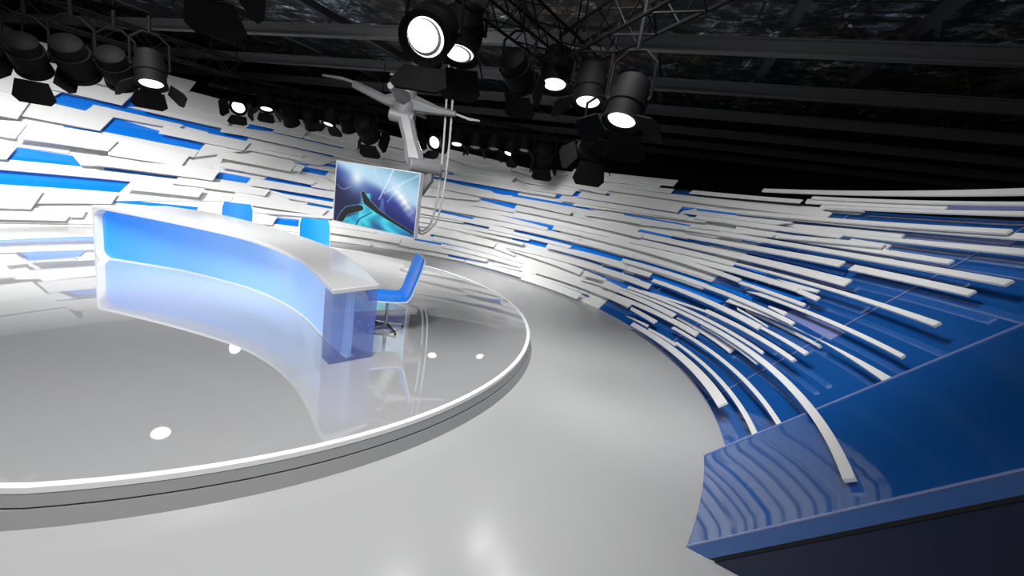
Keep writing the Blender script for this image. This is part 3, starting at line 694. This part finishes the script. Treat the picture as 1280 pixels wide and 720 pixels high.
for j in range(NZ + 1):
    for i in range(NX + 1):
        p = tvb0 + ex * (g_ + (TW - 2 * g_) * i / NX) + ey * .001; vv.append((p.x * S - base.x, p.y * S - base.y, (Z0 + g_ + (Z1 - Z0 - 2 * g_) * j / NZ) * S - base.z))
me.from_pydata(vv, [], [(j * (NX + 1) + i, j * (NX + 1) + i + 1, (j + 1) * (NX + 1) + i + 1, (j + 1) * (NX + 1) + i) for j in range(NZ) for i in range(NX)])
ca = me.color_attributes.new('picture', 'FLOAT_COLOR', 'POINT')
for j in range(NZ + 1):
    for i in range(NX + 1): ca.data[j * (NX + 1) + i].color = (*pict(i / NX, j / NZ), 1)
dm = mat('screen_picture', (.01, .01, .01), .4, spec=.15); at = dm.node_tree.nodes.new('ShaderNodeVertexColor'); at.layer_name = 'picture'
dm.node_tree.links.new(at.outputs['Color'], dm.node_tree.nodes['Principled BSDF'].inputs['Emission Color']); dm.node_tree.nodes['Principled BSDF'].inputs['Emission Strength'].default_value = 1.0
me.materials.append(dm); do = bpy.data.objects.new('display', me); COL.objects.link(do); do.parent = tv

rb = thing('robot_arm', (-1.3, 4.55, 1.5), 'grey ceiling-mounted robot arm with four outstretched arms and one long jointed arm carrying the screen', 'robot arm')
H = Vector((-1.30, 4.552, 1.667))
hub = MB(); hub.lathe([(.06, -.14), (.10, -.12), (.118, -.06), (.12, .0), (.10, .07), (.09, .12), (.10, .15), (.07, .165)], H, (.12, 0, 1), 16)
hub.build('hub', M['robot'], rb, smooth=True, bevel=.006)
pm = Matrix.Rotation(math.radians(-12), 3, 'Z') @ Matrix.Rotation(math.radians(5), 3, 'Y')
MB().box(H + Vector((.11, -.06, .185)), (.42, .30, .022), pm).build('mounting_plate', M['robot'], rb)
pd = MB(); pd.tube([H + Vector((.06, 0, .19)), H + Vector((.08, 0, .72))], .05, 12); tag(pd.build('ceiling_pedestal', M['purlin'], rb, smooth=True), 'dark pedestal up to the ceiling')
def limb(pts, rads, seg=6): return MB().tube(pts, 0, seg, rads)
limb([H + Vector((-.04, 0, .0)), (-1.512, 4.545, 1.665), (-1.833, 4.573, 1.765)], [.10, .046, .038]).build('outrigger_arm', M['robot'], rb, bevel=.004)
limb([(-1.80, 4.573, 1.775), (-1.95, 4.575, 1.80), (-2.145, 4.578, 1.802)], [.016, .018, .012], 4).build('arm_tip', M['robot'], rb)
limb([H + Vector((.04, 0, .0)), (-.978, 4.551, 1.635), (-.80, 4.548, 1.63)], [.095, .042, .026]).build('outrigger_arm', M['robot'], rb, bevel=.004)
limb([(-.82, 4.55, 1.632), (-.66, 4.545, 1.60), (-.56, 4.542, 1.60)], [.012, .016, .010], 4).build('arm_tip', M['robot'], rb)
limb([H + Vector((.0, .04, .0)), H + Vector((.03, .42, -.02)), H + Vector((.05, .62, -.03))], [.095, .042, .026]).build('outrigger_arm', M['robot'], rb, bevel=.004)
limb([H + Vector((.0, -.04, .02)), H + Vector((-.02, -.30, .05)), H + Vector((-.03, -.42, .06))], [.085, .044, .034]).build('outrigger_arm', M['robot'], rb, bevel=.004)
def cyl(a, b, r, seg=18): a = Vector(a); b = Vector(b); return MB().lathe([(r * .88, 0), (r, r * .12), (r, (b - a).length - r * .12), (r * .88, (b - a).length)], a, b - a, seg)
cyl(H + Vector((-.13, -.05, -.13)), H + Vector((.11, -.05, -.155)), .062).build('shoulder_joint', M['robot'], rb, smooth=True)
c0 = H + Vector((.03, -.06, -.15)); c1_ = Vector((-1.10, 4.37, 1.10))
ax = (c1_ - c0).normalized(); sx = Vector((1, 0, 0)); sx = (sx - ax * sx.dot(ax)).normalized(); sy = ax.cross(sx); rg = []
for k, hw, hd in ((0, .070, .06), (.12, .076, .06), (.5, .068, .055), (.85, .088, .06), (1, .084, .06)):
    p = c0 + (c1_ - c0) * k; rg.append([p + sx * a * hw + sy * b_ * hd for a, b_ in ((-1, -.5), (-.5, -1), (.5, -1), (1, -.5), (1, .5), (.5, 1), (-.5, 1), (-1, .5))])
MB().loft(rg).build('upper_arm', M['robot'], rb, bevel=.004)
cyl((-1.15, 4.30, 1.085), (-.885, 4.47, 1.085), .070).build('elbow_joint', M['robot'], rb, smooth=True)
limb([(-.99, 4.44, 1.08), (-.97, 4.40, .96), (-1.02, 4.33, .84), (-1.12, 4.22, .76)], [.062, .052, .045, .045], 8).build('wrist', M['robotdark'], rb, smooth=True)
MB().box(Vector((-1.14, 4.18, .75)), (.16, .05, .14), Matrix.Rotation(math.radians(-24), 3, 'Z')).build('screen_bracket', M['robotdark'], rb)
def bez(P, n=10):
    Q = []
    for i in range(len(P) - 1):
        p0 = P[max(i - 1, 0)]; p1 = P[i]; p2 = P[i + 1]; p3 = P[min(i + 2, len(P) - 1)]
        for k in range(n):
            t = k / n; Q.append(tuple(.5 * ((2 * p1[j]) + (-p0[j] + p2[j]) * t + (2 * p0[j] - 5 * p1[j] + 4 * p2[j] - p3[j]) * t * t + (-p0[j] + 3 * p1[j] - 3 * p2[j] + p3[j]) * t ** 3) for j in range(3)))
    return Q + [P[-1]]
for dx, dz, lab in ((-.0, 0.0, 'left of the two'), (.062, -.0, 'right of the two')):
    P = [(-.945 + dx, 4.66, 2.2), (-.935 + dx, 4.66, 1.87), (-.905 + dx * .95, 4.60, 1.5), (-.885 + dx * .9, 4.55, 1.15), (-.88 + dx * .8, 4.48, .78), (-.905 + dx * .7, 4.43, .56),
         (-.985, 4.41, .462 - dx * .5), (-1.06 - dx * .1, 4.40, .56), (-1.08 - dx * .1, 4.37, .72), (-1.10, 4.34, .82)]
    tag(MB().tube(bez(P), .0105, 8).build('supply_hose', M['hose'], rb, smooth=True), 'grey supply hose, ' + lab)

# ------------------------------------------------------------ trusses
def truss(a, b, w_, label, nb):
    a = Vector(a); b = Vector(b); t = (b - a).normalized(); s = Vector((-t.y, t.x, 0)).normalized(); U = Vector((0, 0, 1)); m_ = (a + b) / 2
    r = thing('lighting_truss', m_, label, 'truss', 'black lattice trusses under the ceiling')
    C = [(-1, -1), (1, -1), (1, 1), (-1, 1)]; pt = lambda k, c: a + (b - a) * k + s * (C[c][0] * w_ / 2) + U * (C[c][1] * w_ / 2)
    for c in range(4): MB().tube([pt(0, c), pt(1, c)], .008, 6).build('chord', M['truss'], r)
    for f in range(4):
        z = MB(); g = (f + 1) % 4
        z.tube([pt(k / nb, f if k % 2 == 0 else g) for k in range(nb + 1)], .0045, 5)
        z.build('zigzag_brace', M['truss'], r)
    for k in (.12, .88):
        MB().tube([a + (b - a) * k + U * (w_ / 2), a + (b - a) * k + U * (2.2 - m_.z)], .005, 6).build('hanger_rod', M['truss'], r)
truss((-3.35, 2.30, 1.62), (-2.50, 3.85, 1.62), .13, 'black lattice truss above the left backdrop, carrying the leftmost lamps', 14)
truss((-3.25, 4.55, 1.62), (-1.65, 5.60, 1.62), .13, 'black lattice truss between the left lamps and the robot arm', 16)
truss((-1.20, 5.18, 1.68), (.45, 6.10, 1.68), .14, 'black lattice truss right of the robot arm, above the far backdrop', 16)
truss((-.62, 1.50, 1.80), (.25, 3.05, 1.80), .15, 'black lattice truss closest to the viewer, at the top centre', 12)
truss((.12, 2.75, 1.80), (.52, 1.62, 1.80), .15, 'short black lattice truss above the cluster of lamps right of centre', 8)

# ------------------------------------------------------------ lamps
def lamp(p, aim, label, size=1.0, lit=True, doors=(35, 35, 35, 35), group='studio spotlights on the lighting grid', hang=None, spot=True, r=.068):
    p = Vector(p); ax = Vector(aim).normalized(); R = r * size; hz = hang if hang else 1.62
    o = thing('studio_spotlight', (p.x, p.y, p.z), label, 'spotlight', group)
    u = ax.cross(Vector((0, 0, 1)));  u = u.normalized() if u.length > .05 else Vector((1, 0, 0)); v = u.cross(ax).normalized()
    hs = MB().lathe([(R * .70, -R * 3.3), (R * 1.15, -R * 3.0), (R * 1.25, -R * 2.2), (R * 1.25, -R * 2.1), (R * 1.38, -R * 2.1), (R * 1.38, -R * 1.0), (R * 1.28, -R * .9), (R * 1.28, -R * .05)], p, ax, 20).build('housing', M['lamp'], o, smooth=True)
    ln = MB().lathe([(R, -R * .04), (R * .96, R * .02), (R * .6, R * .10), (R * .01, R * .14)], p, ax, 24).build('lens', M['lens' if lit else 'dimlens'], o, smooth=True)
    if 'largest' in label:       # the near lamp shows its reflector: bright ring, grey crescent, bright lens
        off_ = (u * .10 + v * .12) * R
        MB().lathe([(R * .80, R * .15), (R * .80, R * .19), (R * .5, R * .2)], p + off_ * .8, ax, 28).build('lens_disc', M['lens'], o, smooth=True)
        tag(MB().lathe([(R * .90, R * .10), (R * .90, R * .16)], p + off_ * .25, ax, 28).build('lens_groove', M['side'], o, smooth=True), 'grey ring round the lens')
    rg = []
    for k in range(28):
        a_ = 2 * PI * k / 28; d = u * math.cos(a_) + v * math.sin(a_); rg.append([p + d * R * 1.0 - ax * R * .05, p + d * R * 1.36 - ax * R * .05, p + d * R * 1.40 + ax * R * .30, p + d * R * 1.02 + ax * R * .10])
    MB().loft(rg, close=True).build('lens_ring', M['lamp'], hs, smooth=True)
    for k, dg in enumerate(doors):
        if dg is None: continue
        d, e = ((v, u), (u, -v), (-v, -u), (-u, v))[k]; an = math.radians(dg); L = R * (2.1 if k % 2 == 0 else 1.7)
        h0 = p + d * R * 1.42 + ax * R * .30; dd = ax * math.cos(an) + d * math.sin(an); nn = (d * math.cos(an) - ax * math.sin(an)) * R * .05
        q = [h0 - e * R * 1.15, h0 + e * R * 1.15, h0 + e * R * 1.55 + dd * L * .75, h0 + e * R * 1.1 + dd * L, h0 - e * R * 1.1 + dd * L, h0 - e * R * 1.55 + dd * L * .75]
        MB().hexa([x + nn for x in q], [x - nn for x in q]).build('barn_door', M['door'], o)
    # yoke: U bracket from the sides of the housing up to the clamp
    c = p - ax * R * 1.6; top = Vector((c.x, c.y, min(hz, c.z + R * 3.2))); y = MB()
    P = [c + u * R * 1.55, c + u * R * 1.55 + (top - c) * .75, top + u * R * .6, top - u * R * .6, c - u * R * 1.55 + (top - c) * .75, c - u * R * 1.55]
    y.tube(P, R * .12, 6); yk = y.build('yoke', M['lamp'], o)
    for sg in (-1, 1): MB().lathe([(R * .22, 0), (R * .25, R * .2)], c + u * sg * R * 1.42, u * sg, 10).build('tilt_knob', M['lamp'], yk)
    MB().tube([top, (top.x, top.y, hz + .06)], R * .16, 8).build('clamp_stem', M['lamp'], o)
    if lit and spot:
        l = bpy.data.lights.new('spot', 'SPOT'); l.energy = LAMP_W; l.spot_size = math.radians(80); l.spot_blend = .8; l.specular_factor = .3; l.shadow_soft_size = R * S * .9
        so = bpy.data.objects.new('lamp_light', l); COL.objects.link(so); so.parent = o; so.location = ax * (R * .35) * S; so.rotation_euler = ax.to_track_quat('-Z', 'Y').to_euler()
    return o
for a in [
    ((-0.449, 1.746, 1.486), (-0.01, -0.84, -0.51), 'largest lit spotlight at the top centre, its lens facing the viewer', 1, True, (None, None, 14, None), 1.8),
    ((-0.410, 2.228, 1.578), (-0.02, -0.33, -1.00), 'lit spotlight half hidden behind the largest one, lens edge glowing', 1, True, (None, 20, 20, 20), 1.8),
    ((-0.112, 2.396, 1.530), (0.35, 0.90, -0.45), 'dark spotlight seen from behind with box-like barn doors, right of the largest lamp', 0.8, False, (3, 3, 25, 3), 1.8),
    ((0.064, 2.804, 1.638), (0.03, -0.34, -1.00), 'lit spotlight with a thin glowing lens, left of the right-hand cluster', 1, True, (None, 70, None, 70), 1.8),
    ((0.244, 2.467, 1.502), (0.01, -0.34, -1.00), 'lit spotlight in the middle of the right-hand cluster, lens pointing down', 0.9, True, (None, 60, None, 60), 1.8),
    ((0.357, 2.026, 1.360), (-0.20, -0.33, -1.00), 'rightmost lit spotlight, lens bright and big dark barn doors spread below it', 0.9, True, (None, 55, 55, 70), 1.8),
    ((0.304, 2.434, 1.265), (-0.20, 0.80, -0.90), 'dark angular spotlight hanging lowest in the right-hand cluster, no lens showing', 0.85, False, (15, 35, 30, 35), 1.8),
    ((-1.432, 2.008, 1.687), (-0.30, 0.90, -0.20), 'big dark spotlight cut off by the top edge, left of centre', 1.15, False, (30, 30, 30, 30), 1.9),
    ((-3.139, 2.695, 1.359), (-0.60, 0.50, -0.30), 'dark spotlight cut off at the left edge of the photo', 0.8, False, (None, None, None, None), 1.62),
    ((-2.960, 2.694, 1.272), (-0.45, 0.75, -0.75), 'leftmost spotlight with spread barn doors, dark back towards the viewer', 0.9, False, (55, 60, 35, 60), 1.62),
    ((-2.797, 2.818, 1.303), (-0.30, 0.75, -0.65), 'round dark spotlight without barn doors, left of the pair over the left backdrop', 1, False, (None, None, None, None), 1.62),
    ((-2.636, 2.916, 1.302), (-0.30, 0.75, -0.65), 'round dark spotlight, right of the pair over the left backdrop', 0.95, False, (None, 45, None, None), 1.62),
    ((-2.379, 2.832, 1.300), (0.26, -0.26, -1.00), 'lit spotlight at the right end of the left truss, wide barn doors below', 0.9, True, (None, 50, 60, 50), 1.62),
    ((-2.979, 4.592, 1.387), (0.24, -0.64, -0.37), 'lit spotlight facing the viewer, leftmost on the second truss', 0.85, True, (12, 40, 20, 40), 1.62),
    ((-2.761, 4.703, 1.423), (0.17, -0.29, -1.00), 'lit spotlight with small lens and three narrow barn doors, second on the second truss', 0.8, True, (None, 50, 60, 40), 1.62),
    ((-2.638, 4.967, 1.350), (0.00, 0.70, -0.80), 'dark round unlit spotlight, third on the second truss', 0.9, False, (None, None, None, None), 1.62),
    ((-2.455, 5.070, 1.352), (0.00, 0.70, -0.80), 'dark round unlit spotlight, fourth on the second truss', 0.9, False, (None, None, None, None), 1.62),
    ((-2.247, 5.003, 1.392), (-0.06, -0.31, -1.00), 'lit spotlight with a tilted lens and splayed barn doors, fifth on the second truss', 0.8, True, (None, 50, 70, 50), 1.62),
    ((-2.139, 5.285, 1.397), (0.00, 0.70, -0.80), 'dark round unlit spotlight, sixth on the second truss', 0.9, False, (None, None, None, None), 1.62),
    ((-1.908, 5.326, 1.365), (0.10, 0.90, -0.50), 'dark octagonal spotlight seen from behind, rightmost on the second truss', 1.25, False, (20, 20, 20, 20), 1.62),
    ((-1.101, 5.102, 1.377), (-0.34, -0.87, -0.37), 'lit spotlight facing left, first on the truss right of the robot arm', 0.95, True, (15, 40, 20, 40), 1.68),
    ((-0.886, 5.315, 1.413), (0.06, -0.34, -1.00), 'lit spotlight with a bright flat lens, second right of the robot arm', 0.85, True, (None, 40, None, 40), 1.68),
    ((-0.683, 5.418, 1.417), (0.04, -0.34, -1.00), 'dim spotlight, third right of the robot arm', 0.85, False, (None, 30, None, 30), 1.68),
    ((-0.474, 5.526, 1.439), (0.03, -0.34, -1.00), 'dim spotlight, fourth right of the robot arm', 0.85, False, (None, 30, None, 30), 1.68),
    ((-0.284, 5.519, 1.411), (-0.22, -0.34, -1.00), 'lit spotlight with a tilted oval lens, fifth right of the robot arm', 0.8, True, (None, 30, 40, 30), 1.68),
    ((-0.111, 5.638, 1.484), (0.01, -0.34, -1.00), 'dim spotlight, sixth right of the robot arm', 0.9, False, (None, 30, None, 30), 1.68),
    ((0.150, 5.749, 1.421), (0.10, 0.90, -0.50), 'dark octagonal spotlight seen from behind, last one right of the robot arm', 1.25, False, (20, 20, 20, 20), 1.68),
]: lamp(a[0], a[1], a[2], a[3], a[4], a[5], hang=a[6])
